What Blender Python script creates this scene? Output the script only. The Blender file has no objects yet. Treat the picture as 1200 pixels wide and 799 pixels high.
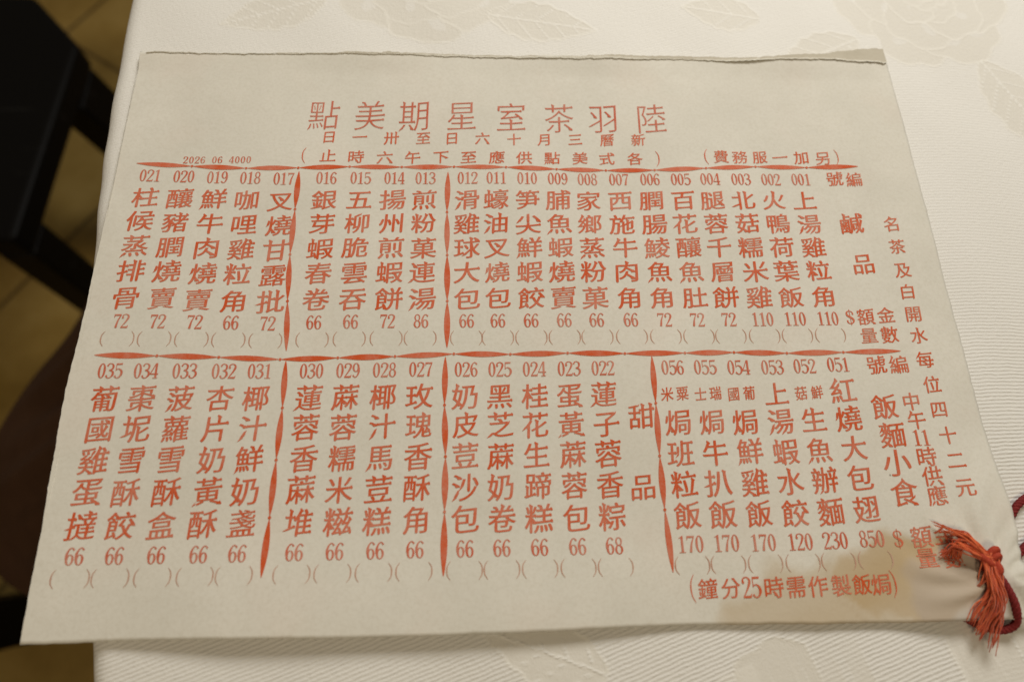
import bpy, math, random
import numpy as np
from mathutils import Vector
from mathutils.geometry import delaunay_2d_cdt

random.seed(7)
rng = np.random.default_rng(7)
sc = bpy.context.scene
C = sc.collection
R = math.radians

# ------------------------------------------------------------------ camera
cam_data = bpy.data.cameras.new('camera')
cam = bpy.data.objects.new('camera', cam_data)
C.objects.link(cam)
cam.location = (-.01948, -.09509, .21655)
cam.rotation_euler = (R(20.326), R(-2.636), R(-1.3195))
cam_data.sensor_width = 36.0
cam_data.lens = 24.0
cam_data.clip_start = .005
cam_data.clip_end = 60
cam_data.dof.use_dof = True
cam_data.dof.focus_distance = .235
cam_data.dof.aperture_fstop = 6.6
sc.camera = cam

# ------------------------------------------------------------------ light
world = bpy.data.worlds.new('World')
sc.world = world
world.use_nodes = True
world.node_tree.nodes['Background'].inputs[0].default_value = (1.0, .86, .66, 1)
world.node_tree.nodes['Background'].inputs[1].default_value = .10
def lamp(name, loc, target, size, watts, color):
    l = bpy.data.lights.new(name, 'AREA')
    l.shape = 'DISK'; l.size = size; l.energy = watts; l.color = color
    o = bpy.data.objects.new(name, l); C.objects.link(o)
    o.location = loc
    o.rotation_euler = (Vector(target)-Vector(loc)).to_track_quat('-Z', 'Y').to_euler()
    return o
lamp('ceiling_lamp', (.27, .68, .60), (.02, .05, 0), .40, 7.2, (1.0, .965, .895))
lamp('added_floor_fill', (-.25, -.90, 1.6), (-.6, -.1, -.76), .5, 9.0, (1.0, .82, .56))  # added fill light, no known fixture, brightens the floor at left
sc.view_settings.view_transform = 'Standard'
sc.view_settings.look = 'None'
sc.view_settings.exposure = 0.0
sc.view_settings.gamma = 1.0

# ------------------------------------------------------------------ helpers
def tag(o, label=None, cat=None, group=None, kind=None):
    if label: o['label'] = label
    if cat: o['category'] = cat
    if group: o['group'] = group
    if kind: o['kind'] = kind
    return o
def empty(name, loc=(0, 0, 0)):
    o = bpy.data.objects.new(name, None); C.objects.link(o); o.location = loc
    o.empty_display_size = .02
    return o
def mesh_obj(name, verts, faces, mat, parent=None, smooth=False):
    me = bpy.data.meshes.new(name)
    me.from_pydata([tuple(map(float, v)) for v in verts], [], faces)
    me.update()
    if smooth: me.polygons.foreach_set('use_smooth', [True]*len(me.polygons))
    if mat: me.materials.append(mat)
    o = bpy.data.objects.new(name, me); C.objects.link(o)
    if parent: o.parent = parent
    return o
def grid_mesh(name, P, mat, parent=None, wrap=False):
    """P: (n, m, 3) array of points -> quad sheet, built with arrays"""
    n, m = P.shape[:2]
    idx = np.arange(n*m).reshape(n, m)
    if wrap: idx = np.vstack([idx, idx[:1]])
    q = np.stack([idx[:-1, :-1], idx[1:, :-1], idx[1:, 1:], idx[:-1, 1:]], -1).reshape(-1, 4)
    me = bpy.data.meshes.new(name)
    me.vertices.add(n*m); me.vertices.foreach_set('co', P.reshape(-1).astype(np.float32))
    me.loops.add(q.size); me.loops.foreach_set('vertex_index', q.reshape(-1).astype(np.int32))
    me.polygons.add(len(q)); me.polygons.foreach_set('loop_start', np.arange(0, q.size, 4, dtype=np.int32))
    me.update(calc_edges=True); me.validate()
    me.polygons.foreach_set('use_smooth', np.ones(len(me.polygons), dtype=bool))
    me.materials.append(mat)
    o = bpy.data.objects.new(name, me); C.objects.link(o)
    if parent: o.parent = parent
    return o
def attr(o, name, values):
    a = o.data.attributes.new(name, 'FLOAT', 'POINT')
    a.data.foreach_set('value', np.asarray(values, np.float32).reshape(-1))

class Nodes:
    def __init__(self, name):
        self.m = bpy.data.materials.new(name); self.m.use_nodes = True
        self.t = self.m.node_tree; self.b = self.t.nodes['Principled BSDF']
        self.geo = None
    def n(self, kind, **kw):
        x = self.t.nodes.new(kind)
        for k, v in kw.items(): setattr(x, k, v)
        return x
    def l(self, a, b): self.t.links.new(a, b)
    def pos(self):
        if not self.geo: self.geo = self.n('ShaderNodeTexCoord')
        return self.geo.outputs['Object']
    def noise(self, scale, detail=3, rough=.55, vec=None):
        x = self.n('ShaderNodeTexNoise'); x.inputs['Scale'].default_value = scale
        x.inputs['Detail'].default_value = detail; x.inputs['Roughness'].default_value = rough
        self.l(vec or self.pos(), x.inputs['Vector']); return x.outputs['Fac']
    def ramp(self, fac, stops):
        x = self.n('ShaderNodeValToRGB'); e = x.color_ramp.elements
        while len(e) < len(stops): e.new(.5)
        for k, (p, c) in enumerate(stops):
            e[k].position = p; e[k].color = (*c, 1) if len(c) == 3 else c
        self.l(fac, x.inputs[0]); return x.outputs['Color']
    def mix(self, fac, a, b, blend='MIX'):
        x = self.n('ShaderNodeMix', data_type='RGBA', blend_type=blend)
        for s, v in ((x.inputs[0], fac), (x.inputs[6], a), (x.inputs[7], b)):
            if isinstance(v, (int, float)): s.default_value = v
            elif isinstance(v, tuple): s.default_value = (*v, 1)
            else: self.l(v, s)
        return x.outputs[2]
    def math(self, op, a, b=0.0, clamp=False):
        x = self.n('ShaderNodeMath', operation=op, use_clamp=clamp)
        for s, v in ((x.inputs[0], a), (x.inputs[1], b)):
            if isinstance(v, (int, float)): s.default_value = v
            else: self.l(v, s)
        return x.outputs[0]
    def attr(self, name):
        return self.n('ShaderNodeAttribute', attribute_name=name).outputs['Fac']
    def bump(self, h, strength, dist):
        x = self.n('ShaderNodeBump'); x.inputs['Strength'].default_value = strength
        x.inputs['Distance'].default_value = dist
        self.l(h, x.inputs['Height']); self.l(x.outputs[0], self.b.inputs['Normal'])
    def base(self, c):
        if isinstance(c, tuple): self.b.inputs['Base Color'].default_value = (*c, 1)
        else: self.l(c, self.b.inputs['Base Color'])
    def set(self, **kw):
        for k, v in kw.items(): self.b.inputs[k.replace('_', ' ')].default_value = v

# ------------------------------------------------------------------ materials
def m_floor():
    N = Nodes('glazed floor tile')
    mp = N.n('ShaderNodeMapping'); mp.inputs['Rotation'].default_value = (0, 0, R(-56)); mp.inputs['Location'].default_value = (.02, .11, 0)
    N.l(N.pos(), mp.inputs['Vector'])
    br = N.n('ShaderNodeTexBrick', offset=0.0)
    br.inputs['Scale'].default_value = 1.0
    br.inputs['Brick Width'].default_value = .30; br.inputs['Row Height'].default_value = .30
    br.inputs['Mortar Size'].default_value = .004; br.inputs['Mortar Smooth'].default_value = .3
    br.inputs['Color1'].default_value = (1, 1, 1, 1); br.inputs['Color2'].default_value = (.86, .86, .86, 1)
    br.inputs['Mortar'].default_value = (.40, .38, .35, 1)
    N.l(mp.outputs[0], br.inputs['Vector'])
    col = N.ramp(N.noise(7, 6, .65), [(.3, (.27, .165, .034)), (.5, (.38, .245, .062)), (.72, (.48, .33, .105))])
    N.base(N.mix(1.0, col, br.outputs['Color'], 'MULTIPLY'))
    N.set(Roughness=.45, Specular_IOR_Level=.35)
    N.bump(N.math('SUBTRACT', 1.0, br.outputs['Fac']), .4, .002)
    return N.m
def m_cloth():
    N = Nodes('white damask tablecloth')
    rib = N.attr('rib'); motif = N.attr('motif'); line = N.attr('outline')
    wob = N.math('ADD', N.math('MULTIPLY', N.noise(300, 3), 3.0), N.math('MULTIPLY', N.noise(60, 2), 5.0))
    s = N.math('SINE', N.math('ADD', N.math('MULTIPLY', rib, 2*math.pi), wob))
    s = N.math('ADD', N.math('MULTIPLY', s, .5), .5)
    fine = N.noise(2600, 2, .6)
    pill = N.noise(700, 3, .6)
    c0 = N.mix(N.noise(22, 4), (.755, .74, .70), (.81, .795, .76))
    c1 = N.mix(N.noise(40, 3), (.72, .695, .635), (.75, .725, .665))  # same thread as the ground; its different sheen is put into the colour
    c = N.mix(motif, c0, c1)
    c = N.mix(N.math('MULTIPLY', line, .5), c, (.85, .83, .77))
    groove = N.math('MULTIPLY', N.math('MULTIPLY', N.math('SUBTRACT', 1.0, s), N.math('SUBTRACT', 1.0, motif)), N.attr('ribamp'))
    c = N.mix(N.math('MULTIPLY', groove, .22), c, (.55, .52, .45))
    N.base(c)
    N.set(Roughness=.62, Specular_IOR_Level=.3, Sheen_Weight=.12)
    flat = N.math('SUBTRACT', 1.0, motif)
    h = N.math('MULTIPLY', N.math('MULTIPLY', N.math('MULTIPLY', s, flat), N.attr('ribamp')), N.math('MULTIPLY', 1.9, N.noise(420, 3, .7)))
    h = N.math('ADD', h, N.math('MULTIPLY', fine, .45))
    h = N.math('ADD', h, N.math('MULTIPLY', pill, .7))
    h = N.math('ADD', h, N.math('MULTIPLY', line, .5))
    N.bump(h, .75, .00028)
    return N.m
PAPER = ((.665, .645, .575), (.74, .715, .645))
def paper_colour(N):
    big = N.ramp(N.noise(30, 5, .65), [(.3, (0, 0, 0)), (.7, (1, 1, 1))]); fib = N.noise(900, 2, .7)
    c = N.mix(big, *PAPER)
    c = N.mix(N.math('MULTIPLY', N.math('SUBTRACT', fib, .42, True), 1.1, True), c, (.57, .53, .45))
    pink = N.ramp(N.noise(33, 2), [(.52, (0, 0, 0)), (.75, (1, 1, 1))])
    return N.mix(N.math('MULTIPLY', pink, .16), c, (.72, .58, .50))
def m_paper():
    N = Nodes('thin grey menu paper')
    c = paper_colour(N)
    stain = N.attr('stain'); wet = N.attr('damp')
    c = N.mix(N.math('MULTIPLY', stain, .95), c, (.47, .34, .175))
    c = N.mix(N.math('MULTIPLY', N.attr('rim'), .5), c, (.38, .26, .13))
    c = N.mix(N.math('MULTIPLY', wet, .50), c, (.47, .41, .37))
    vo = N.n('ShaderNodeTexVoronoi', feature='F1'); vo.inputs['Scale'].default_value = 62
    N.l(N.pos(), vo.inputs['Vector'])
    sep = N.n('ShaderNodeSeparateColor'); N.l(vo.outputs['Color'], sep.inputs[0])
    rad = N.math('MULTIPLY', N.math('SUBTRACT', sep.outputs[0], .86, True), .26)
    spk = N.math('LESS_THAN', vo.outputs['Distance'], rad)
    c = N.mix(N.math('MULTIPLY', spk, .55), c, (.10, .085, .06))
    N.base(c)
    N.set(Roughness=.78, Specular_IOR_Level=.22)
    h = N.math('ADD', N.math('MULTIPLY', N.noise(420, 3, .6), .6), N.math('MULTIPLY', N.noise(60, 3), 1.5))
    N.bump(h, .5, .00022)
    return N.m
def m_ink(name, col, wear):
    N = Nodes(name)
    n1 = N.noise(1100, 2, .6); n2 = N.noise(150, 3, .6)
    f = N.math('ADD', N.math('MULTIPLY', n1, .45), N.math('MULTIPLY', n2, .85))
    f = N.math('ADD', f, N.math('MULTIPLY', N.math('SUBTRACT', N.attr('tone'), .5), .17))
    f = N.ramp(f, [(.48, (0, 0, 0)), (1.0, (1, 1, 1))])
    c = N.mix(N.math('MULTIPLY', f, wear), col, (.66, .56, .46))
    N.base(c); N.set(Roughness=.7, Specular_IOR_Level=.2)
    return N.m
def m_plain(name, a, b, scale, rough, spec=.3, bump=0., bdist=.0005, coat=0.):
    N = Nodes(name)
    N.base(N.mix(N.noise(scale, 4, .6), a, b)); N.set(Roughness=rough, Specular_IOR_Level=spec, Coat_Weight=coat)
    if bump: N.bump(N.noise(scale*4, 3), bump, bdist)
    return N.m
FLOOR, CLOTH, SHEET = m_floor(), m_cloth(), m_paper()
INK = m_ink('red orange brush ink', (.60, .092, .022), .36)
INK_FINE = m_ink('thin red number ink', (.57, .115, .055), .45)
INK_FAINT = m_ink('faint brown red ink', (.50, .27, .19), .5)
INK_TITLE = m_ink('thin red title ink', (.54, .11, .055), .4)
TORN = m_plain('torn backing paper', (.46, .42, .335), (.58, .54, .45), 90, .85, .2, .6)
PLY = m_plain('torn fibre edge', (.62, .59, .50), (.74, .71, .63), 300, .9, .2, .7)
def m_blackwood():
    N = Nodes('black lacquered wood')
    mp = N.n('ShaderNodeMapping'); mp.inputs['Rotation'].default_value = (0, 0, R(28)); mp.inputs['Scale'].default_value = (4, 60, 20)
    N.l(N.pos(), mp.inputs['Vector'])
    gloss_streak = N.ramp(N.noise(1.6, 3, .7, mp.outputs[0]), [(.64, (0, 0, 0)), (.76, (1, 1, 1))])  # pale streaks paint a gloss highlight into the black colour
    N.base(N.mix(N.math('MULTIPLY', gloss_streak, .22), (.0035, .003, .0026), (.10, .095, .09)))
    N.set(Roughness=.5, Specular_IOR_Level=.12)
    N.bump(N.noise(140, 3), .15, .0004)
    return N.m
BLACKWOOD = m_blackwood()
BROWN = m_plain('brown underlay cloth', (.05, .022, .011), (.085, .04, .02), 35, .85, .2, .5, .001)
TABLE = m_plain('plain table board', (.25, .15, .08), (.33, .2, .11), 20, .6)
CORD = m_plain('dark red cord', (.155, .012, .014), (.24, .025, .022), 500, .75, .25, .8, .0004)
def m_fray():
    N = Nodes('orange red frayed thread')
    c = N.mix(N.attr('tone'), (.46, .055, .018), (.80, .19, .065))
    N.base(N.mix(N.math('MULTIPLY', N.noise(900, 3), .5), c, (.55, .10, .04))); N.set(Roughness=.8, Specular_IOR_Level=.15, Sheen_Weight=.25)
    return N.m
FRAY = m_fray()
KNOT = m_plain('red knotted cord', (.34, .035, .018), (.48, .07, .03), 400, .75, .25, .8, .0003)

# ------------------------------------------------------------------ ground
me = mesh_obj('floor', [(-30, -30, -.76), (30, -30, -.76), (30, 30, -.76), (-30, 30, -.76)], [(0, 1, 2, 3)], FLOOR)
tag(me, 'yellow brown glazed tile floor under the table', 'floor', kind='structure')

# ------------------------------------------------------------------ table and cloths
CX, CY, RT = .84, .13, 1.0                       # centre and radius of the round table
def swell(x, y):                                 # the slight unevenness of the cloth
    return .00022*np.sin(x*61+.6)*np.cos(y*53+1.1)+.00016*np.sin(x*120+y*90)
def smooth(e0, e1, x):
    t = np.clip((x-e0)/(e1-e0), 0, 1); return t*t*(3-2*t)
def build_tablecloth():
    a_d = np.radians(np.arange(162.5, 197.6, .052)); a_c = np.radians(np.arange(199, 521, 3.0))
    ang = np.concatenate([a_d, a_c])
    roll = .007
    r_in = np.concatenate([np.linspace(.02, .53, 9), np.arange(.54, RT-roll, .0009)])
    prof = [(r, 0.0) for r in r_in]
    for k in range(1, 10):
        t = k/9*math.pi/2; prof.append((RT-roll+roll*math.sin(t), -roll*(1-math.cos(t))))
    n_top = len(prof)
    for k in range(1, 19): prof.append((RT-.0005*k, -roll-.30*k/18))
    prof = np.array(prof)
    r = prof[None, :, 0]*np.ones((len(ang), 1)); z = prof[None, :, 1]*np.ones((len(ang), 1))
    skirt = np.clip((-z-roll)/.30, 0, 1)
    r = r-skirt*.018*(1+np.sin(ang*46)[:, None])
    r = r+((z < -.0001) & (skirt == 0))*(.00018*np.sin(ang*210+2*np.sin(ang*37))+.0003*np.sin(ang*61))[:, None]
    x = CX+r*np.cos(ang)[:, None]; y = CY+r*np.sin(ang)[:, None]
    z = z+swell(x, y)*(skirt == 0)
    o = grid_mesh('tablecloth', np.stack([x, y, z], -1)[:, ::-1], CLOTH, wrap=True)
    x = x[:, ::-1]*1000; y = y[:, ::-1]*1000
    # twill ridges: they drift in direction across the cloth
    xs = np.linspace(-400, 2000, 2401)
    slope = .36-.47*smooth(95, 190, xs)
    integ = np.concatenate([[0], np.cumsum(slope[:-1])])
    rib = (y-np.interp(x, xs, integ))/1.30
    ribamp = .16+.5*smooth(60, -70, y)+0*x
    # woven roses and leaves
    motif = np.zeros_like(x); line = np.zeros_like(x)
    def lineat(d, w): return np.clip(1.3-np.abs(d)/w, 0, 1)
    def rose(cx, cy, RR, seed):
        nonlocal motif, line
        g = np.random.default_rng(seed)
        sel = np.nonzero(np.hypot(x-cx, y-cy) < RR*1.35); px, py = x[sel]-cx, y[sel]-cy
        mo, li = motif[sel], line[sel]
        for n, rad, a, b in ((6, .62, .46, .52), (5, .38, .40, .44), (4, .20, .27, .30), (3, .08, .15, .17)):
            ph = g.uniform(0, 6.28)
            for k in range(n):
                th = ph+2*math.pi*(k+g.uniform(-.12, .12))/n; rr = RR*rad*g.uniform(.92, 1.08)
                ex, ey = px-rr*math.cos(th), py-rr*math.sin(th)
                u = ex*math.cos(th)+ey*math.sin(th); v = -ex*math.sin(th)+ey*math.cos(th)
                A, B = RR*a*g.uniform(.9, 1.1), RR*b*g.uniform(.9, 1.1)
                an = np.arctan2(v/B, u/A); rim = 1+.05*np.sin(an*5+ph)+.03*np.sin(an*9+k)
                dd = (np.hypot(u/A, v/B)-rim)*min(A, B)
                ins = dd < 0
                mo = np.where(ins, np.where(dd < -RR*.30*(1+.4*np.sin(an*3+k)), .25, 1.0), mo)
                li = np.where(ins, 0, li)
                li = np.maximum(li, lineat(dd, .55)*g.uniform(.55, 1))
        motif[sel] = mo; line[sel] = li
    def leaf(cx, cy, L, W, deg):
        nonlocal motif, line
        a = R(deg); u = (x-cx)*math.cos(a)+(y-cy)*math.sin(a); v = -(x-cx)*math.sin(a)+(y-cy)*math.cos(a)
        t = np.clip(u/L, 0, 1); half = W*np.sin(math.pi*t**.8)*(1+.06*np.sin(t*38))
        inside = (u > 0) & (u < L) & (np.abs(v) < half)
        motif = np.where(inside, 1.0, motif)
        line = np.maximum(line, np.where((u > 0) & (u < L), lineat(np.abs(v)-half, .6), 0))
        vein = np.where(inside, np.maximum(lineat(v, .45), lineat(np.mod(u-np.abs(v)*.9, 8.0)-4, .4)*.8), 0)
        line = np.maximum(line, vein); motif = np.where(vein > .6, 0, motif)
    for q in ROSES: rose(*q)
    for q in LEAVES: leaf(*q)
    attr(o, 'rib', rib); attr(o, 'motif', motif); attr(o, 'outline', line); attr(o, 'ribamp', ribamp)
    return o
ROSES = [(172, 142, 36, 1), (70, -142, 30, 2), (-40, 148, 34, 3), (265, 0, 32, 4), (-70, -160, 30, 5), (260, -170, 34, 6)]
LEAVES = [(140, 118, 42, 10, 205), (190, 108, 60, 12, -65), (100, 128, 34, 9, 170), (120, -122, 42, 9, 20), (18, -118, 40, 9, 160),
          (152, -140, 40, 11, 75), (-15, 128, 46, 10, -10), (-80, 135, 44, 10, 200), (232, 30, 40, 10, 110), (236, -26, 40, 9, 215),
          (60, 142, 36, 9, 30), (-110, -150, 40, 9, 130)]
tag(build_tablecloth(), 'white damask tablecloth woven with roses, spread under the paper menu', 'tablecloth')

def build_undercloth():
    deg = np.concatenate([np.arange(150, 215, .25), np.arange(216, 510, 4.0)])
    ts = np.linspace(0, 1, 26)
    key = [150, 172, 175.6, 176.9, 178, 180, 183, 185, 188.5, 190.5, 193, 196, 200, 216, 510]
    val = [1.06, 1.07, 1.12, 1.215, 1.232, 1.234, 1.256, 1.280, 1.290, 1.240, 1.130, 1.09, 1.06, 1.05, 1.05]
    hem = np.interp(deg, key, val); k = np.ones(9)/9
    hem[4:250] = np.convolve(hem, k, 'same')[4:250]
    fold = .010*np.sin(np.radians(deg)*95+.6)+.007*np.sin(np.radians(deg)*230+1)
    P = np.zeros((len(deg), len(ts), 3))
    for j, t in enumerate(ts):
        r = .972+(hem-.972)*t**1.2+fold*4*t*(1-t)+.003*np.sin(np.radians(deg)*37)*t*t
        z = -.045-.34*t-.02*np.sin(np.radians(deg)*31)*t
        P[:, j, 0] = CX+r*np.cos(np.radians(deg)); P[:, j, 1] = CY+r*np.sin(np.radians(deg)); P[:, j, 2] = z
    return grid_mesh('underlay_cloth', P[:, ::-1], BROWN, wrap=True)
tag(build_undercloth(), 'dark brown cloth hanging in folds below the left edge of the white tablecloth', 'cloth')

def disc(name, c, r, z0, z1, mat, parent, seg=96, r2=None):
    r2 = r2 or r; v, f = [], []
    for k in range(seg):
        a = 2*math.pi*k/seg; v += [(c[0]+r*math.cos(a), c[1]+r*math.sin(a), z0), (c[0]+r2*math.cos(a), c[1]+r2*math.sin(a), z1)]
    for k in range(seg):
        a, b = 2*k, 2*((k+1) % seg); f.append((a, b, b+1, a+1))
    f.append(tuple(range(1, 2*seg, 2))); f.append(tuple(range(0, 2*seg, 2))[::-1])
    return mesh_obj(name, v, f, mat, parent)
tb = tag(empty('round_table'), 'round wooden table hidden under the white tablecloth', 'table')
disc('tabletop', (CX, CY), .955, -.035, -.003, TABLE, tb)
disc('pedestal', (CX, CY), .16, -.74, -.036, TABLE, tb, 40, .11)
disc('pedestal_foot', (CX, CY), .34, -.759, -.741, TABLE, tb, 40)

# ------------------------------------------------------------------ stools
def prism(name, bottom, top, z0, z1, mat, parent, bev=.004):
    n = len(bottom)
    v = [(x, y, z0) for x, y in bottom]+[(x, y, z1) for x, y in top]
    f = [(k, (k+1) % n, n+(k+1) % n, n+k) for k in range(n)]+[tuple(range(n))[::-1], tuple(range(n, 2*n))]
    o = mesh_obj(name, v, f, mat, parent)
    b = o.modifiers.new('bevel', 'BEVEL'); b.width = bev; b.segments = 3
    return o
OX, OY = -.60, .36                               # stool origin on the floor
st = tag(empty('wooden_stool', (OX, OY, -.76)), 'black lacquered wooden stool standing on the tiles at upper left', 'stool', 'black wooden stools beside the table')
loc = lambda pts: [(x-OX, y-OY) for x, y in pts]
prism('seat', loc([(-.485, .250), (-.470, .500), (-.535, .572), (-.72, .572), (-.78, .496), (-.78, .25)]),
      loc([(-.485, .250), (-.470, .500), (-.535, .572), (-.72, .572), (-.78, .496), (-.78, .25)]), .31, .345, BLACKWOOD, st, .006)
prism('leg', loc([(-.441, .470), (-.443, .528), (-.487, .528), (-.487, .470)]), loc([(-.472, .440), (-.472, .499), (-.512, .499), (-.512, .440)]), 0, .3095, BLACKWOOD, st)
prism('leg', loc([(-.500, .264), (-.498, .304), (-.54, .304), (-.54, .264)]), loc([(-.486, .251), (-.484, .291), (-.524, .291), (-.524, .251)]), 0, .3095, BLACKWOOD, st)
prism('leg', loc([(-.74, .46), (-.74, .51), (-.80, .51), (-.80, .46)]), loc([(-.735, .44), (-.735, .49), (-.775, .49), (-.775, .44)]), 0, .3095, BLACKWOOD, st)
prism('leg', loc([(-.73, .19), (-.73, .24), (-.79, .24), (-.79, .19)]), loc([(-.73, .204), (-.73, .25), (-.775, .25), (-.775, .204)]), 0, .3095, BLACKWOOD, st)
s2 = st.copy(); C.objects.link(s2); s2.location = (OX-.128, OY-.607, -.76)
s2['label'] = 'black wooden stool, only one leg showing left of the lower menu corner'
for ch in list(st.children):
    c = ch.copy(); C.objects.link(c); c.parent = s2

# ------------------------------------------------------------------ the menu sheet
W2 = .1485
YB = -.1056
def sheet_h(x, y):
    """height of the paper over the table: it lies loosely and lifts along its lower and left edge"""
    h = .0010+.00030*np.sin(x*38+.4)*np.cos(y*31)+.00022*np.sin(x*83+y*47)+.00012*np.sin(y*120-x*66+2)
    h = h+.0025*smooth(-.070, -.106, y)*smooth(-.150, -.09, x)*smooth(.075, -.03, x)
    h = h+.0010*smooth(.094, .106, y)*(.6+.4*np.sin(x*70))
    h = h+.0007*smooth(-.125, -.149, x)*smooth(.02, -.05, y)
    dx, dy = x-.1375, y+.0935                                          # creases running into the corner hole
    d = np.hypot(dx, dy); th = np.arctan2(dy, dx)
    h = h+.00045*(np.sin(th*9+.7*np.sin(th*4))+.7*np.sin(th*17+d*300))*smooth(.034, .012, d)*smooth(.0, .006, d)
    h = h+.0011*smooth(.03, .0, d)
    h = h+.0021*smooth(.100, .128, x)*smooth(-.082, -.098, y)
    h = h+.0022*smooth(.120, .1485, x)*smooth(-.045, -.075, y)*smooth(-.106, -.095, y)
    return h
def top_edge(x):
    g = np.sin(x*1000*1.9)*.00018+np.sin(x*1000*.83+1)*.00025+np.sin(x*1000*4.7)*.0001+np.sin(x*1000*.21)*.0004
    return .1042+.0012*smooth(-.15, .10, x)+g*(.4+.6*smooth(-.05, .08, x))
JAG = {}
def jag(x, s, amp):
    """irregular torn profile: several octaves of random steps"""
    if s not in JAG:
        g = np.random.default_rng(int(s*10)); t = np.linspace(-.16, .16, 3201); v = 0*t
        for n, a in ((26, 1.0), (70, .7), (190, .55), (420, .4), (1000, .25)):
            v += a*np.interp(t, np.linspace(-.16, .16, n), g.normal(0, 1, n)*(g.random(n) < .65))
        JAG[s] = (t, v*.5)
    return amp*float(np.interp(x, *JAG[s]))
def build_sheet(parent):
    xs = np.linspace(-W2, W2, 260); ys = np.linspace(0, 1, 190)
    X = xs[None, :]*np.ones((190, 1))
    yb = YB+.0004*np.sin(xs*40)
    Y = yb[None, :]+(top_edge(xs)-yb)[None, :]*ys[:, None]
    side = .0011*np.exp(-((Y+.03)/.03)**2)-.0009*smooth(-.05, -.105, Y)
    X = X-side*smooth(-.13, -.149, X)-.0022*np.exp(-((Y+.090)/.011)**2)*smooth(.135, .1485, X)
    ny = np.array([jag(float(q), 12, .00022) for q in Y[:, 0]])[:, None]; nx = np.array([jag(float(q), 13, .00016) for q in xs])[None, :]
    X = X+ny*smooth(.140, .1485, np.abs(X)); Y = Y+nx*smooth(-.1, -.1056, Y)
    Z = sheet_h(X, Y)
    top = np.stack([X, Y, Z], -1)
    # thickness: run the sheet round its border and underneath
    n, m = X.shape
    v = np.concatenate([top.reshape(-1, 3), (top-[0, 0, .00016]).reshape(-1, 3)])
    idx = np.arange(n*m).reshape(n, m)
    q = np.stack([idx[:-1, :-1], idx[:-1, 1:], idx[1:, 1:], idx[1:, :-1]], -1).reshape(-1, 4)
    border = list(idx[0, :])+list(idx[1:, -1])+list(idx[-1, -2::-1])+list(idx[-2:0, 0])
    faces = [tuple(r) for r in q.tolist()]+[tuple(r) for r in (q[:, ::-1]+n*m).tolist()]
    N = n*m
    for a, b in zip(border, border[1:]+border[:1]): faces.append((int(a), int(a+N), int(b+N), int(b)))
    o = mesh_obj('paper_sheet', v, faces, SHEET, parent, True)
    xm, ym = v[:, 0]*1000, v[:, 1]*1000
    wob = 2.5*np.sin(xm*.31+ym*.12)+1.6*np.sin(xm*.11-ym*.4+1)+.8*np.sin(xm*.9)*np.sin(ym*.8)
    # oil stain in the lower right corner and the damp patch by the hole
    e1 = np.hypot((xm-88)/34, (ym+104)/17)*20+wob*.8
    e2 = np.hypot((xm-112)/24, (ym+93)/13)*16+wob*.7
    st1 = smooth(22.5, 16, e1)*.62; st2 = smooth(18, 13.5, e2)
    rm = np.clip(1-np.abs(17-e2)/.9, 0, 1)*.7+np.clip(1-np.abs(20.4-e1)/.9, 0, 1)*.35
    attr(o, 'rim', rm*.5*(.5+.5*np.sin(xm*.37+ym*.2)))
    attr(o, 'stain', np.clip(np.maximum(st1, st2*.9)*(.9+.1*np.sin(xm*.13-ym*.21)), 0, 1))
    e3 = np.hypot((xm-127)/17, (ym+98)/14)*15+wob*.8
    attr(o, 'damp', np.clip((15-e3)/3, 0, 1))
    return o
menu = tag(empty('paper_menu', (0, 0, .0006)), 'large printed paper menu with red Chinese characters lying on the white tablecloth', 'menu')
build_sheet(menu)
# torn remains of an earlier sheet, still glued along the upper edge
def strip(name, x0, x1, lo, hi, lift_lo, lift_hi, mat, n=520):
    xs = np.linspace(x0, x1, n); v = []; f = []
    for x in xs:
        a, b = hi(x), lo(x)
        for t in (0, .5, 1):
            y = a+(b-a)*t
            h = float(sheet_h(np.array(x), np.array(min(y, .1045))))+lift_hi+(lift_lo(x)-lift_hi)*t*t
            v += [(x, y, h), (x, y, h-.00012)]
    for k in range(n-1):
        a, b = 6*k, 6*(k+1)
        for q in (0, 2): f += [(a+q, a+q+2, b+q+2, b+q), (a+q+1, b+q+1, b+q+3, a+q+3)]
        f += [(a, b, b+1, a+1), (a+4, a+5, b+5, b+4)]
    return mesh_obj(name, v, f, mat, menu)
sm = lambda a, b, t: float(smooth(a, b, np.array(t)))
bumpx = lambda x, c, w: math.exp(-((x-c)/w)**2)
tear_lo = lambda x: .1042+.0012*sm(-.15, .10, x)-.0008+jag(x, .4, .0004)-.0009*bumpx(x, .089, .012)-.0005*bumpx(x, .0, .02)
tear_hi = lambda x: tear_lo(x)+max(.00012, .0011*sm(-.09, -.06, x)+jag(x, 1, .0004)+.0006*sm(.0, .05, x)+.0046*sm(.112, .147, x)**1.3+.0008*sm(.1, .115, x)-.0008*bumpx(x, .02, .014))
tear_lift = lambda x: max(.00007+.00005*sm(-.08, .0, x), .00005+.00011*sm(-.1, .0, x)+jag(x, 7, .00010)*sm(-.05, .0, x)+.0004*bumpx(x, .089, .010)+.00018*sm(.10, .13, x)+.00014*bumpx(x, .0, .012))
strip('torn_backing', -.1465, .1482, tear_lo, tear_hi, tear_lift, .0002, TORN)
strip('torn_ply', -.146, .1480, lambda x: tear_lo(x)-.0003*sm(-.1, .03, x)+jag(x, 5, .00030), lambda x: tear_lo(x)+.0003+jag(x, 3, .0003)+.0003*bumpx(x, .089, .01), lambda x: tear_lift(x)+.00015+abs(jag(x, 8, .0001)), .00040, PLY)

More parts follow.
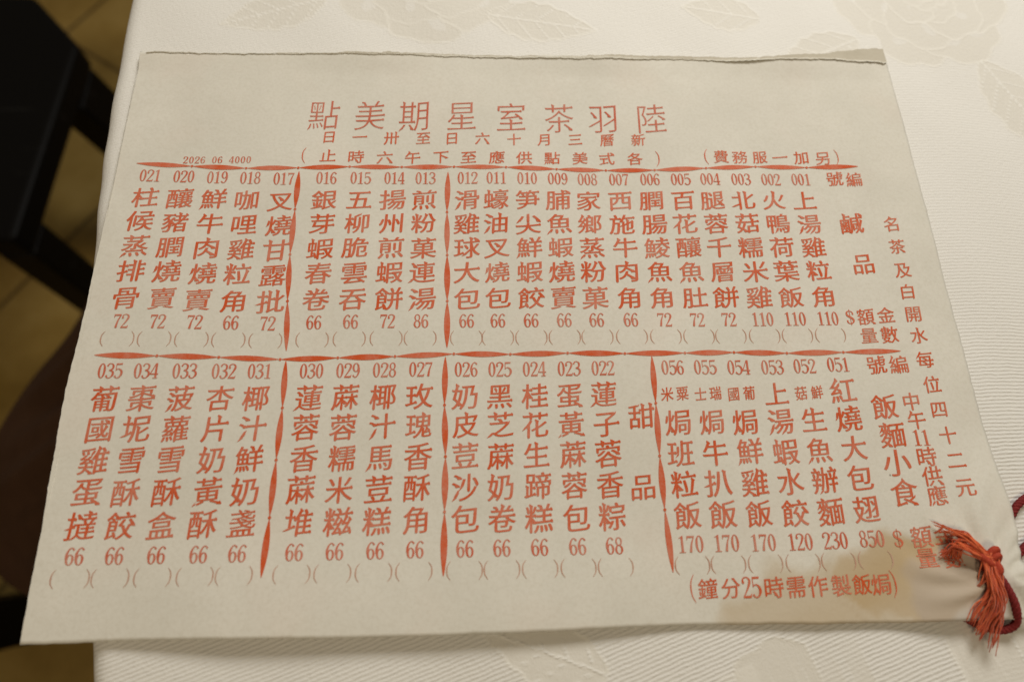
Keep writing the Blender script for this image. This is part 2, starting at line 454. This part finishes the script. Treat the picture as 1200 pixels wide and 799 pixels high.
# ------------------------------------------------------------------ lettering
def outlines(chars):
    """closed outlines of each character of the built-in font, in em units"""
    cu = bpy.data.curves.new('lettering', 'FONT'); cu.body = chars; cu.size = 1.0
    ob = bpy.data.objects.new('lettering', cu); C.objects.link(ob)
    bpy.context.view_layer.objects.active = ob; ob.select_set(True)
    bpy.ops.object.convert(target='CURVE')
    res = {}
    for sp in ob.data.splines:
        P = sp.bezier_points; n = len(P); loop = []
        for i in range(n):
            a, b = P[i], P[(i+1) % n]
            p0, p1, p2, p3 = [np.array(q[:2]) for q in (a.co, a.handle_right, b.handle_left, b.co)]
            ch = p3-p0; L = np.hypot(*ch)
            if L < 1e-6: continue
            cr = lambda d: abs(d[0]*ch[1]-d[1]*ch[0])/L
            k = 1 if max(cr(p1-p0), cr(p2-p0)) < .002 else (3 if L < .15 else 5)
            for j in range(k):
                t = j/k; loop.append((1-t)**3*p0+3*(1-t)**2*t*p1+3*(1-t)*t*t*p2+t**3*p3)
        loop = np.array(loop)
        k = int(math.floor((loop[:, 0].min()+loop[:, 0].max())/2))
        loop[:, 0] -= k
        res.setdefault(chars[k], []).append(loop)
    bpy.data.objects.remove(ob, do_unlink=True)
    return res
def brush(loop, boldx, boldy):
    """reshape one outline: stroke ends become pressed, slanted or tapered as by a brush, then thicken"""
    n = len(loop)
    e = np.roll(loop, -1, 0)-loop; L = np.hypot(e[:, 0], e[:, 1])+1e-9; d = e/L[:, None]
    pd = np.roll(d, 1, 0)
    turn = np.arctan2(pd[:, 0]*d[:, 1]-pd[:, 1]*d[:, 0], (pd*d).sum(1))
    nrm = np.stack([e[:, 1], -e[:, 0]], 1)/L[:, None]                # outward
    vn = np.roll(nrm, 1, 0)+nrm; vn /= np.maximum(np.hypot(vn[:, 0], vn[:, 1]), .5)[:, None]
    off = loop+vn*np.array([boldx, boldy])
    out = []; skip = False; done = set()
    ends = {}
    for i in range(n):
        j = (i+1) % n
        if .035 < L[i] < .115 and turn[i] > .75 and turn[j] > .75 and turn[i]+turn[j] > 2.3:
            ends[i] = True
    i = 0
    while i < n:
        j = (i+1) % n
        a = off[i]
        if i in ends and j != 0:
            b = off[j]; q = nrm[i]; t = d[i]; w = np.hypot(*(b-a)); ang = math.degrees(math.atan2(q[1], q[0]))
            mid = (a+b)/2
            V = lambda f, s: a+q*f*w+t*s*w                          # forward by f, along the end edge by s (0 = a, 1 = b)
            if -30 < ang < 25:                                      # end of a horizontal: pressed knob (a below, b above)
                out += [V(-.85, -.02), V(-.10, -.36), V(.24, -.05), V(.22, .50), V(-.20, 1.25), V(-.62, 1.45), V(-1.35, 1.0)]
            elif ang > 155 or ang < -165:                           # start of a horizontal (a above, b below)
                out += [V(-.5, -.03), V(.14, -.16), V(.22, .05), V(-.05, .8), V(-.5, 1.03)]
            elif 60 < ang <= 120:                                   # head of a vertical (a right, b left)
                out += [V(-.9, -.04), V(-.45, -.30), V(.05, .45), V(.40, 1.10), V(.12, 1.32), V(-.6, 1.0)]
            elif 120 < ang <= 155:                                  # head of a dot or right-falling stroke
                out += [V(-.4, .02), V(.18, .30), V(.22, .75), V(-.3, 1.0)]
            elif 25 <= ang <= 60:                                   # hook or rising stroke: point
                out += [V(-.9, .05), V(.45, .55), V(-.7, .98)]
            elif -165 <= ang <= -118:                               # left-falling stroke: long taper
                out += [V(-1.9, .06), V(.75, .38), V(-.5, .84), V(-1.6, .97)]
            elif -118 < ang < -62:                                  # foot of a vertical
                out += [V(-.7, -.06), V(.06, .12), V(.14, .6), V(-.1, .96), V(-.7, 1.0)]
            else:                                                   # right-falling stroke: flared foot
                out += [V(-1.5, -.05), V(-.75, -.42), V(-.30, -.48), V(1.0, .72), V(.62, .98), V(-.7, 1.04)]
            i += 2; continue
        if turn[i] > 1.25 and L[i] > .13 and L[i-1] > .13 and i not in ends and ((i-1) % n) not in ends:
            # outer corner of a turning stroke: a pressed shoulder
            dd = vn[i]/max(np.hypot(*vn[i]), 1e-6)
            if dd[1] > .2 and dd[0] > .2:
                out += [a-pd[i]*.05, a-pd[i]*.015+np.array([.004, .022]), a+np.array([.022, .008]), a+d[i]*.055+np.array([.006, 0])]
                i += 1; continue
        out.append(a); i += 1
    return np.array(out)
TEXT_CHARS = {}
GLYPH = {}
def glyph(ch, style):
    if (ch, style) not in GLYPH:
        bx, by = {'bold': (.0165, -.002), 'small': (.0145, -.001), 'thin': (-.007, -.017)}[style]
        GLYPH[(ch, style)] = [brush(l, bx, by) for l in TEXT_CHARS[ch]]
    return GLYPH[(ch, style)]
# --- condensed roman figures, drawn as strokes of changing width (unit height, about .5 wide)
def stroke(pts, ws, k=7):
    P = np.array(pts, float); Wd = np.array(ws, float)
    E = np.vstack([2*P[0]-P[1], P, 2*P[-1]-P[-2]]); out = []; wo = []
    for i in range(len(P)-1):
        p0, p1, p2, p3 = E[i:i+4]
        for t in np.arange(0, 1, 1/k):
            out.append(.5*((2*p1)+(-p0+p2)*t+(2*p0-5*p1+4*p2-p3)*t*t+(-p0+3*p1-3*p2+p3)*t**3)); wo.append(Wd[i]*(1-t)+Wd[i+1]*t)
    out.append(P[-1]); wo.append(Wd[-1])
    out = np.array(out); wo = np.array(wo)
    T = np.gradient(out, axis=0); T /= np.hypot(T[:, 0], T[:, 1])[:, None]+1e-9
    Nn = np.stack([-T[:, 1], T[:, 0]], 1)*wo[:, None]/2
    return np.vstack([out+Nn, (out-Nn)[::-1]])
def ell(cx, cy, rx, ry, n=28, rev=False):
    t = np.linspace(0, 2*math.pi, n, endpoint=False)
    p = np.stack([cx+rx*np.cos(t), cy+ry*np.sin(t)], 1)
    return p[::-1] if rev else p
def ring(cx, cy, rx, ry, wx, wy): return [ell(cx, cy, rx, ry), ell(cx, cy, rx-wx, ry-wy, rev=True)]
def box(x0, y0, x1, y1): return np.array([(x0, y0), (x1, y0), (x1, y1), (x0, y1)], float)
TK, TN = .125, .045
FIG = {                                                               # each figure: layers of loops that do not cross each other
 '0': [ring(.25, .5, .215, .5, TK, TN)],
 '1': [[np.array([(.20, .03), (.325, .03), (.325, 1.0), (.28, 1.0), (.09, .86), (.10, .835), (.20, .88)])], [box(.08, 0, .43, .04)]],
 '2': [[stroke([(.07, .72), (.10, .90), (.26, .975), (.40, .87), (.40, .70), (.28, .42), (.07, .06)], [.10, .07, TN, .10, .13, .085, .04])], [np.array([(.04, 0), (.44, 0), (.47, .20), (.44, .20), (.40, .11), (.05, .09)])], [ell(.095, .73, .06, .06)]],
 '3': [[stroke([(.07, .80), (.14, .95), (.28, .97), (.39, .84), (.36, .62), (.18, .53)], [.10, .06, TN, .115, .10, .04])], [stroke([(.18, .53), (.38, .45), (.42, .24), (.28, .03), (.13, .04), (.06, .19)], [.04, .10, .13, TN, .06, .11])]],
 '4': [[box(.285, .02, .405, 1.0)], [stroke([(.30, .97), (.16, .6), (.03, .29)], [.05, .05, .05])], [box(.03, .25, .49, .315)], [box(.19, 0, .48, .04)]],
 '5': [[np.array([(.08, .88), (.42, .90), (.44, 1.0), (.08, .985)])], [box(.08, .50, .12, .93)], [stroke([(.09, .53), (.24, .62), (.40, .50), (.43, .28), (.32, .06), (.17, .03), (.06, .16)], [.04, .05, .11, .135, .07, .05, .11])]],
 '6': [ring(.255, .305, .205, .305, .115, .045), [stroke([(.42, .84), (.30, .975), (.17, .88), (.085, .62), (.075, .33)], [.10, .045, .07, .12, .10])]],
 '7': [[np.array([(.05, .98), (.05, .74), (.085, .74), (.11, .87), (.46, .87), (.46, .98)])], [stroke([(.44, .92), (.30, .52), (.225, .02)], [.05, .09, .14])]],
 '8': [ring(.25, .755, .18, .245, .085, .045), ring(.25, .275, .215, .275, .11, .045)],
 '$': [[stroke([(.42, .68), (.40, .84), (.25, .92), (.10, .83), (.12, .62), (.36, .42), (.41, .24), (.27, .08), (.10, .13), (.07, .30)], [.09, .05, .04, .08, .12, .13, .10, .045, .06, .09])], [box(.238, -.04, .268, 1.04)]],
 '(': [[stroke([(.34, 1.04), (.17, .78), (.13, .5), (.17, .22), (.34, -.04)], [.02, .06, .085, .06, .02])]],
 ')': [[stroke([(.12, 1.04), (.29, .78), (.33, .5), (.29, .22), (.12, -.04)], [.02, .06, .085, .06, .02])]],
}
FIG['9'] = [[np.array([.5, 1.0])-l for l in lay] for lay in FIG['6']]

def fill(loops):
    """triangles covering the union of closed loops (non-zero winding), robust where strokes cross"""
    P = np.concatenate(loops); E = []; n0 = 0
    for l in loops:
        n = len(l); E += [(n0+k, n0+(k+1) % n) for k in range(n)]; n0 += n
    v, _, f, *_ = delaunay_2d_cdt([Vector(q) for q in P.tolist()], E, [], 0, 1e-6)
    v = np.array([q[:] for q in v]); f = np.array([t for t in f if len(t) == 3], int)
    c = v[f].mean(1); wn = np.zeros(len(c))
    for l in loops:
        a = l; b = np.roll(l, -1, 0)
        up = (a[None, :, 1] <= c[:, None, 1]) & (b[None, :, 1] > c[:, None, 1])
        dn = (a[None, :, 1] > c[:, None, 1]) & (b[None, :, 1] <= c[:, None, 1])
        side = (b[None, :, 0]-a[None, :, 0])*(c[:, None, 1]-a[None, :, 1])-(c[:, None, 0]-a[None, :, 0])*(b[None, :, 1]-a[None, :, 1])
        wn += (up & (side > 0)).sum(1)-(dn & (side < 0)).sum(1)
    return v, f[wn != 0]
FILLED = {}
class Print:
    """collects printed shapes in paper millimetres; build() lays them on the sheet as ONE mesh"""
    def __init__(self): self.parts = []
    def add(self, loops, layer=0):
        v, f = fill(loops); self.parts.append((v, f, layer, random.random()))
    def char(self, ch, u, v, sx, sy, style='bold', rise=.085):
        rot = random.gauss(0, .012); ju, jv = random.gauss(0, .10), random.gauss(0, .10); k = random.gauss(1, .015)
        if (ch, style) not in FILLED: FILLED[(ch, style)] = fill(glyph(ch, style))
        l, f = FILLED[(ch, style)]
        x, y = l[:, 0]-.5, l[:, 1]-.38
        y = y+rise*x-.02*np.cos(x*3)
        x = x+.03*y
        self.parts.append((np.stack([u+ju+k*sx*(x-rot*y), v+jv+k*sy*(y+rot*x)], 1), f, 0, random.random())); return self
    def figures(self, s, u, v, adv, h, wide=None):
        wide = wide or adv*1.06
        x = u-adv*len(s)/2
        for ch in s:
            if ch != ' ':
                if ch not in FILLED: FILLED[ch] = [fill(lay) for lay in FIG[ch]]
                for k, (l, f) in enumerate(FILLED[ch]):
                    self.parts.append((np.stack([x+adv/2+(l[:, 0]-.25)*wide/.5, v+(l[:, 1]-.5)*h], 1), f, k, random.random()))
            x += adv
        return self
    def build(self, name, mat, parent, lift=.00012):
        V, F, tone = [], [], []
        for l, f, k, tn in self.parts:
            n0 = len(V); x, y = l[:, 0]/1000, l[:, 1]/1000
            V += list(zip(x, y, sheet_h(x, y)+lift+k*.00002))
            F += (f+n0).tolist(); tone += [tn]*len(l)
        o = mesh_obj(name, V, F, mat, parent); attr(o, 'tone', tone); return o

A_ROW, A_NUM, A_PRICE, A_BR = [39.2, 29.4, 19.7, 10.2, 0.2], 48.2, -8.2, -14.4
B_ROW, B_NUM, B_PRICE, B_BR = [-34.5, -44.2, -54.1, -63.8, -73.5], -25.5, -82.2, -88.4
DISHES = [  # number, name, price, u, sag
 ('021', '柱候蒸排骨', '72', -136.5, .3), ('020', '釀豬膶燒賣', '72', -124.7, 0), ('019', '鮮牛肉燒賣', '72', -112.8, -.4), ('018', '咖哩雞粒角', '66', -101.0, -.7), ('017', '叉燒甘露批', '72', -89.1, -1.1),
 ('016', '銀芽蝦春卷', '66', -73.9, -.5), ('015', '五柳脆雲吞', '66', -61.7, -.2), ('014', '揚州煎蝦餅', '72', -49.5, 0), ('013', '煎粉菓連湯', '86', -38.2, 0),
 ('012', '滑雞球大包', '66', -22.8, 0), ('011', '蠔油叉燒包', '66', -12.2, 0), ('010', '笋尖鮮蝦餃', '66', -.9, -.1), ('009', '脯魚蝦燒賣', '66', 10.4, -.1), ('008', '家鄉蒸粉菓', '66', 21.5, -.2), ('007', '西施牛肉角', '66', 33.3, -.1),
 ('006', '膶腸鯪魚角', '72', 45.0, 0), ('005', '百花釀魚肚', '72', 56.5, 0), ('004', '腿蓉千層餅', '72', 67.6, .1), ('003', '北菇糯米雞', '110', 79.4, .1), ('002', '火鴨荷葉飯', '110', 90.9, .2), ('001', '上湯雞粒角', '110', 102.6, .4),
 ('035', '葡國雞蛋撻', '66', -137.2, .3), ('034', '棗坭雪酥餃', '66', -126.0, .2), ('033', '菠蘿雪酥盒', '66', -113.9, .1), ('032', '杏片奶黃酥', '66', -101.6, 0), ('031', '椰汁鮮奶盞', '66', -90.3, 0),
 ('030', '蓮蓉香蔴堆', '66', -73.7, 0), ('029', '蔴蓉糯米糍', '66', -61.9, 0), ('028', '椰汁馬荳糕', '66', -50.0, 0), ('027', '玫瑰香酥角', '66', -38.2, .1),
 ('026', '奶皮荳沙包', '66', -23.3, 0), ('025', '黑芝蔴奶卷', '66', -12.2, 0), ('024', '桂花生蹄糕', '66', -.8, 0), ('023', '蛋黃蔴蓉包', '66', 10.8, 0), ('022', '蓮子蓉香粽', '68', 22.1, 0),
 ('056', '(米粟)焗班粒飯', '170', 45.6, 0), ('055', '(士瑞)焗牛扒飯', '170', 56.7, .1), ('054', '(國葡)焗鮮雞飯', '170', 68.2, 0), ('053', '上湯蝦水餃', '120', 79.9, 0), ('052', '(菇鮮)生魚辦麵', '230', 91.1, .3), ('051', '紅燒大包翅', '850', 102.8, .8),
]
TITLE = [('點', -76.6), ('美', -59.4), ('期', -42.7), ('星', -24.9), ('室', -6.0), ('茶', 12.4), ('羽', 29.7), ('陸', 48.0)]
DATE = list(zip('日一卅至日六十月三曆新', [-74.0, -62.7, -51.0, -39.2, -28.4, -17.1, -5.2, 6.4, 18.1, 30.2, 42.3]))
NOTE = list(zip('(止時六午下至應供點美式各)', [-82.4, -74.0, -63.8, -53.2, -42.8, -32.4, -22.3, -11.8, -1.6, 9.0, 19.3, 29.6, 40.3, 49.0]))
FEE = list(zip('(費務服一加另)', [67.8, 73.4, 80.6, 88.4, 96.4, 104.6, 113.2, 118.4]))
TEA = list(zip('名茶及白開水每位四十二元', [29.5, 20.3, 11.0, 2.6, -6.0, -14.3, -23.1, -32.0, -40.6, -49.3, -57.8, -66.6]))
NOON = [('中', -37.8), ('午', -44.3), ('11', -50.3), ('時', -56.5), ('供', -62.6), ('應', -68.8)]
BAKE = [('(', 44.8), ('鐘', 49.2), ('分', 56.3), ('25', 62.6), ('時', 69.3), ('需', 76.2), ('作', 83.1), ('製', 90.1), ('飯', 96.6), ('焗', 102.6), (')', 106.6)]
HEADS = [('號', 116.0, 48.9, 6.6), ('編', 123.4, 48.7, 6.6)]
cs = set(''.join(d[1] for d in DISHES)+''.join(t for t, _ in TITLE+DATE+NOTE+FEE+TEA+NOON+BAKE)+'號編鹹品額金量數飯麵小食甜')-set('()0123456789')
TEXT_CHARS.update(outlines(''.join(sorted(cs))))

p = Print()
for ch, u in TITLE: p.char(ch, u, 75.7, 12.2, 14.6, 'thin', .06)
p.build('title_text', INK_TITLE, menu)
p = Print()
for ch, u in DATE: p.char(ch, u, 65.6, 5.7, 5.9, 'small')
p.build('date_text', INK, menu)
def row(name, items, v, sx, sy, mat, pw=2.6, ph=6.4):
    p = Print()
    for ch, u in items:
        if ch in '()': p.figures(ch, u, v, pw, ph)
        else: p.char(ch, u, v, sx, sy, 'small')
    return p.build(name, mat, menu)
row('serving_note', NOTE, 57.2, 6.1, 5.8, INK)
row('service_charge_note', FEE, 58.3, 6.2, 6.2, INK)
Print().figures('2026 06 4000', -113.6, 55.3, 2.06, 2.9, 1.9).build('print_code', INK_FINE, menu)
# ornamental rules: a chain of pointed beads with small dots between
def rule(pts, w):
    p = Print(); pts = np.array(pts, float)
    for k, (a, b) in enumerate(zip(pts[:-1], pts[1:])):
        t = (b-a)/np.hypot(*(b-a)); g0, g1 = (.1 if k == 0 else .55), (.1 if k == len(pts)-2 else .55)
        a2, b2 = a+t*g0, b-t*g1
        s = np.linspace(0, 1, 25); wd = .88*w*np.sin(math.pi*s)**.9*(1+.06*random.uniform(-1, 1))+.22
        c = a2+(b2-a2)*s[:, None]; nn = np.array([-t[1], t[0]])
        p.add([np.vstack([c+nn*wd[:, None]/2, (c-nn*wd[:, None]/2)[::-1]])])
    for q in pts[1:-1]:
        p.add([q+ell(0, 0, .5, .5, 12)], 1)
    return p.build('ornamental_rule', INK, menu)
rule([(-142, 53.6), (-122.3, 52.6), (-102.8, 51.6), (-84.1, 51.8), (-65.7, 52.7), (-46.8, 52.9), (-27.6, 53.0), (-8.4, 52.8), (10.4, 52.2), (28.9, 52.0), (47.3, 52.2), (66.9, 53.1), (86.1, 54.0), (105.9, 53.8), (126, 54.4)], 2.0)
rule([(-143, -19.9), (-123.2, -20.3), (-103.6, -20.8), (-84.0, -21.5), (-65.3, -21.1), (-46.6, -20.9), (-27.2, -20.1), (-8.4, -20.3), (10.8, -20.1), (30.1, -20.5), (50.6, -20.4), (67.6, -20.2), (85.9, -20.6), (105.7, -20.4), (126.2, -20.0)], 2.0)
rule([(-83.7, 50.3), (-83.9, 34.7), (-84.1, 16.8), (-83.4, -.8), (-82.3, -18.6)], 2.0)
rule([(-29.8, 50.8), (-30.0, 33.9), (-29.8, 16.8), (-29.6, -.8), (-29.5, -18.0)], 2.0)
rule([(-82.1, -21.9), (-81.7, -37.9), (-82.0, -54.6), (-82.3, -72.0), (-82.6, -89.2)], 2.0)
rule([(-30.0, -21.1), (-30.1, -37.6), (-29.6, -54.3), (-29.7, -71.3), (-29.8, -90.0)], 2.0)
rule([(39.1, -21.4), (38.9, -37.8), (38.6, -55.0), (38.6, -71.8), (39.2, -90.4)], 2.0)
for num, name, price, u, sag in DISHES:
    low = int(num) > 21
    rows, vn, vp, vb = (B_ROW, B_NUM, B_PRICE, B_BR) if low else (A_ROW, A_NUM, A_PRICE, A_BR)
    p = Print(); body = name
    if name[0] == '(':
        p.char(name[1], u-2.6, rows[0]-.1, 4.3, 5.0, 'small').char(name[2], u+2.6, rows[0], 4.3, 5.0, 'small')
        body = '\0'+name[4:]
    for ch, v in zip(body, rows):
        if ch != '\0': p.char(ch, u, v+sag, 9.4 if not low else 8.8, 8.6 if not low else 8.9)
    d = p.build('dish_name', INK, menu)
    Print().figures(num, u+.2, vn+sag*.9, 2.5 if not low else 2.6, 5.0).build('code_number', INK_FINE, d)
    Print().figures(price, u-.1, vp+sag*.6, 2.6 if not low else 2.7, 5.0).build('price_number', INK_FINE, d)
    Print().figures('(', u-4.9, vb+sag*.5, 2.4, 4.9).figures(')', u+4.6, vb+sag*.5, 2.4, 4.9).build('order_bracket', INK_FAINT, d)
def heading(items, name='column_heading', fig=None):
    p = Print()
    for ch, u, v, s in items:
        if ch == '$': p.figures('$', u, v, 3.1, 5.6)
        else: p.char(ch, u, v, s, s*.98, 'bold' if s > 8 else 'small')
    return p.build(name, INK, menu)
heading(HEADS)
heading([('鹹', 118.8, 29.8, 9.2), ('品', 119.9, 13.4, 8.6)], 'section_heading')
heading([('$', 110.7, -7.5, 0), ('額', 116.4, -7.0, 6.6), ('金', 123.8, -6.6, 6.8), ('量', 116.2, -14.2, 6.4), ('數', 123.6, -13.7, 6.7)])
heading([('號', 116.4, -24.9, 7.0), ('編', 124.1, -24.9, 7.0)])
heading([('甜', 33.8, -41.8, 9.0), ('品', 32.5, -64.6, 8.8)], 'section_heading')
heading([('飯', 115.8, -39.5, 9.2), ('麵', 116.4, -49.0, 9.2), ('小', 116.0, -58.2, 9.4), ('食', 116.2, -67.8, 9.4)], 'section_heading')
heading([('$', 111.1, -81.9, 0), ('額', 118.4, -81.3, 6.9), ('金', 125.8, -81.0, 6.9), ('量', 118.4, -87.8, 6.6), ('數', 126.2, -87.6, 6.8)])
p = Print()
for ch, v in TEA: p.char(ch, 133.9+.9*smooth(-25, -70, v)*2.2, v, 6.3, 6.3, 'small')
p.build('tea_price_note', INK, menu)
p = Print()
for ch, v in NOON:
    u = 125.3+1.4*(-37.8-v)/31
    if ch == '11': p.figures(ch, u, v, 3.0, 5.2)
    else: p.char(ch, u, v, 6.6, 6.6, 'small')
p.build('serving_hour_note', INK, menu)
p = Print()
for ch, u in BAKE:
    if ch in '()': p.figures(ch, u, -95, 2.6, 7.4)
    elif ch == '25': p.figures(ch, u, -95, 2.9, 6.0)
    else: p.char(ch, u, -95, 6.3, 6.5, 'small')
p.build('baking_time_note', INK, menu)

# ------------------------------------------------------------------ tassel
class Tubes:
    def __init__(self): self.v, self.f = [], []
    def tube(self, pts, rad, seg=6, k=6):
        P = np.array(pts, float); E = np.vstack([2*P[0]-P[1], P, 2*P[-1]-P[-2]]); out = []
        for i in range(len(P)-1):
            p0, p1, p2, p3 = E[i:i+4]
            for t in np.arange(0, 1, 1/k):
                out.append(.5*((2*p1)+(-p0+p2)*t+(2*p0-5*p1+4*p2-p3)*t*t+(-p0+3*p1-3*p2+p3)*t**3))
        out.append(P[-1]); self.raw(np.array(out), rad, seg); return np.array(out)
    def raw(self, Q, rad, seg=6):
        n = len(Q); T = np.gradient(Q, axis=0); T /= np.linalg.norm(T, axis=1)[:, None]+1e-12
        ref = np.array([.13, .21, .97]); n0 = len(self.v)
        rad = np.ones(n)*rad if np.isscalar(rad) else np.interp(np.linspace(0, 1, n), np.linspace(0, 1, len(rad)), rad)
        for i in range(n):
            a = np.cross(T[i], ref); a /= np.linalg.norm(a)+1e-9; b = np.cross(T[i], a)
            for s in range(seg):
                q = 2*math.pi*s/seg; self.v.append(Q[i]+rad[i]*(a*math.cos(q)+b*math.sin(q)))
        for i in range(n-1):
            for s in range(seg):
                s2 = (s+1) % seg
                self.f.append((n0+i*seg+s, n0+i*seg+s2, n0+(i+1)*seg+s2, n0+(i+1)*seg+s))
        self.f.append(tuple(n0+s for s in range(seg))[::-1]); self.f.append(tuple(n0+(n-1)*seg+s for s in range(seg)))
    def twisted(self, pts, rad, pitch, plies=3):
        t0 = Tubes(); Q = t0.tube(pts, .0001, 3, 14)
        T = np.gradient(Q, axis=0); T /= np.linalg.norm(T, axis=1)[:, None]+1e-12
        s = np.concatenate([[0], np.cumsum(np.linalg.norm(np.diff(Q, axis=0), axis=1))])
        for k in range(plies):
            ph = 2*math.pi*(s/pitch+k/plies); ref = np.array([.13, .21, .97])
            A = np.cross(T, ref); A /= np.linalg.norm(A, axis=1)[:, None]; B = np.cross(T, A)
            self.raw(Q+rad*.5*(A*np.cos(ph)[:, None]+B*np.sin(ph)[:, None]), rad*.62, 7)
    def build(self, name, mat, parent): return mesh_obj(name, self.v, self.f, mat, parent, True)
KX, KY, KZ = .1345, -.0888, .0078
ts = tag(empty('red_tassel', (KX, KY, .0)), 'knotted dark red cord with frayed orange tassel at the lower right menu corner', 'tassel')
Lk = lambda *p: [(x-KX, y-KY, z) for x, y, z in p]
t = Tubes()
t.twisted(Lk((.1365, -.0915, .0056), (.1385, -.0965, .0062), (.1400, -.1020, .0060), (.1405, -.1070, .0034), (.1370, -.1088, .0016), (.131, -.1075, .0014), (.125, -.1035, .0013), (.122, -.098, .0013)), .00115, .0040)
t.twisted(Lk((.1440, -.0795, .0012), (.149, -.0765, .0013), (.1525, -.0725, .0016), (.159, -.0690, .0015), (.172, -.0665, .0015), (.192, -.070, .0015), (.205, -.082, .0015)), .00115, .0040)
t.twisted(Lk((.1430, -.0915, .0012), (.1478, -.0880, .0014), (.1530, -.0840, .0016), (.160, -.0800, .0016), (.172, -.0765, .0015), (.190, -.0785, .0016), (.205, -.082, .0017)), .00115, .0040)
t.build('cord', CORD, ts)
t = Tubes()                                                          # an overhand knot
q = np.linspace(0, 2*math.pi, 90)
kx = (np.sin(q)+1.6*np.sin(2*q))*.00145; ky = (np.cos(q)-1.6*np.cos(2*q))*.0019; kz = -np.sin(3*q)*.0014
t.raw(np.stack([kx*.9+.0004, ky*.9, .0068+kz], 1), .00105, 8)
t.raw(np.stack([kx*.7+.0008, ky*.65-.0010, .0074+kz*.8], 1), .00100, 8)
t.build('knot', KNOT, ts)
def fringe(name, targets, r):
    t = Tubes()
    for (ex, ey, ez, bx, by, bz) in targets:
        sx, sy = random.gauss(0, .0009), random.gauss(0, .0009)
        ex, ey = ex-KX, ey-KY; bx, by = bx-KX, by-KY
        mid = [(sx*1.4+(bx-sx)*.55, sy*1.4+(by-sy)*.55, (KZ+bz)/2+random.uniform(.0, .0012)), (bx, by, bz)]
        pts = [(sx, sy, KZ+random.uniform(-.001, .001))]+mid+[((bx+ex)/2+random.gauss(0, .0004), (by+ey)/2+random.gauss(0, .0004), (bz+ez)/2), (ex, ey, ez)]
        t.tube(pts, [r*1.1, r, r*.9, r*.75, r*.45], 5, 5)
    o = t.build(name, FRAY, ts); n = len(t.v)//len(targets)
    attr(o, 'tone', np.repeat(np.array([random.random() for _ in targets]), n)); return o
G = random.gauss
up = []
for k in range(20):                                                  # upper lock, sweeping left over the printed figures
    f = random.random()
    up.append((.1222+.007*f+G(0, .0009), -.0782-.0036*f+G(0, .0007), .0030+.0010*random.random(), .1292+G(0, .0006), -.0818+G(0, .0007), .0072+G(0, .0005)))
for k in range(34):                                                  # second lock, curling just below it
    f = random.random()
    up.append((.1212+.007*f+G(0, .0010), -.0868-.0025*f+G(0, .0008), .0030+.0012*random.random(), .1262+G(0, .0010), -.0840+G(0, .0009), .0066+G(0, .0006)))
fringe('upper_fringe', up, .00022)
dn = []
for ex, ey, bx, by, n in ((.1285, -.0990, .1312, -.0930, 4), (.1268, -.1065, .1320, -.0985, 12), (.1285, -.1095, .1330, -.1010, 26), (.1312, -.1080, .1345, -.1000, 30), (.1308, -.1135, .1345, -.1030, 12), (.1338, -.1060, .1358, -.0990, 14)):
    for k in range(n):
        dn.append((ex+G(0, .0009), ey+G(0, .0010), .0030+.0015*random.random(), bx+G(0, .0006), by+G(0, .0009), .0068+G(0, .0007)))
fringe('lower_fringe', dn, .00023)
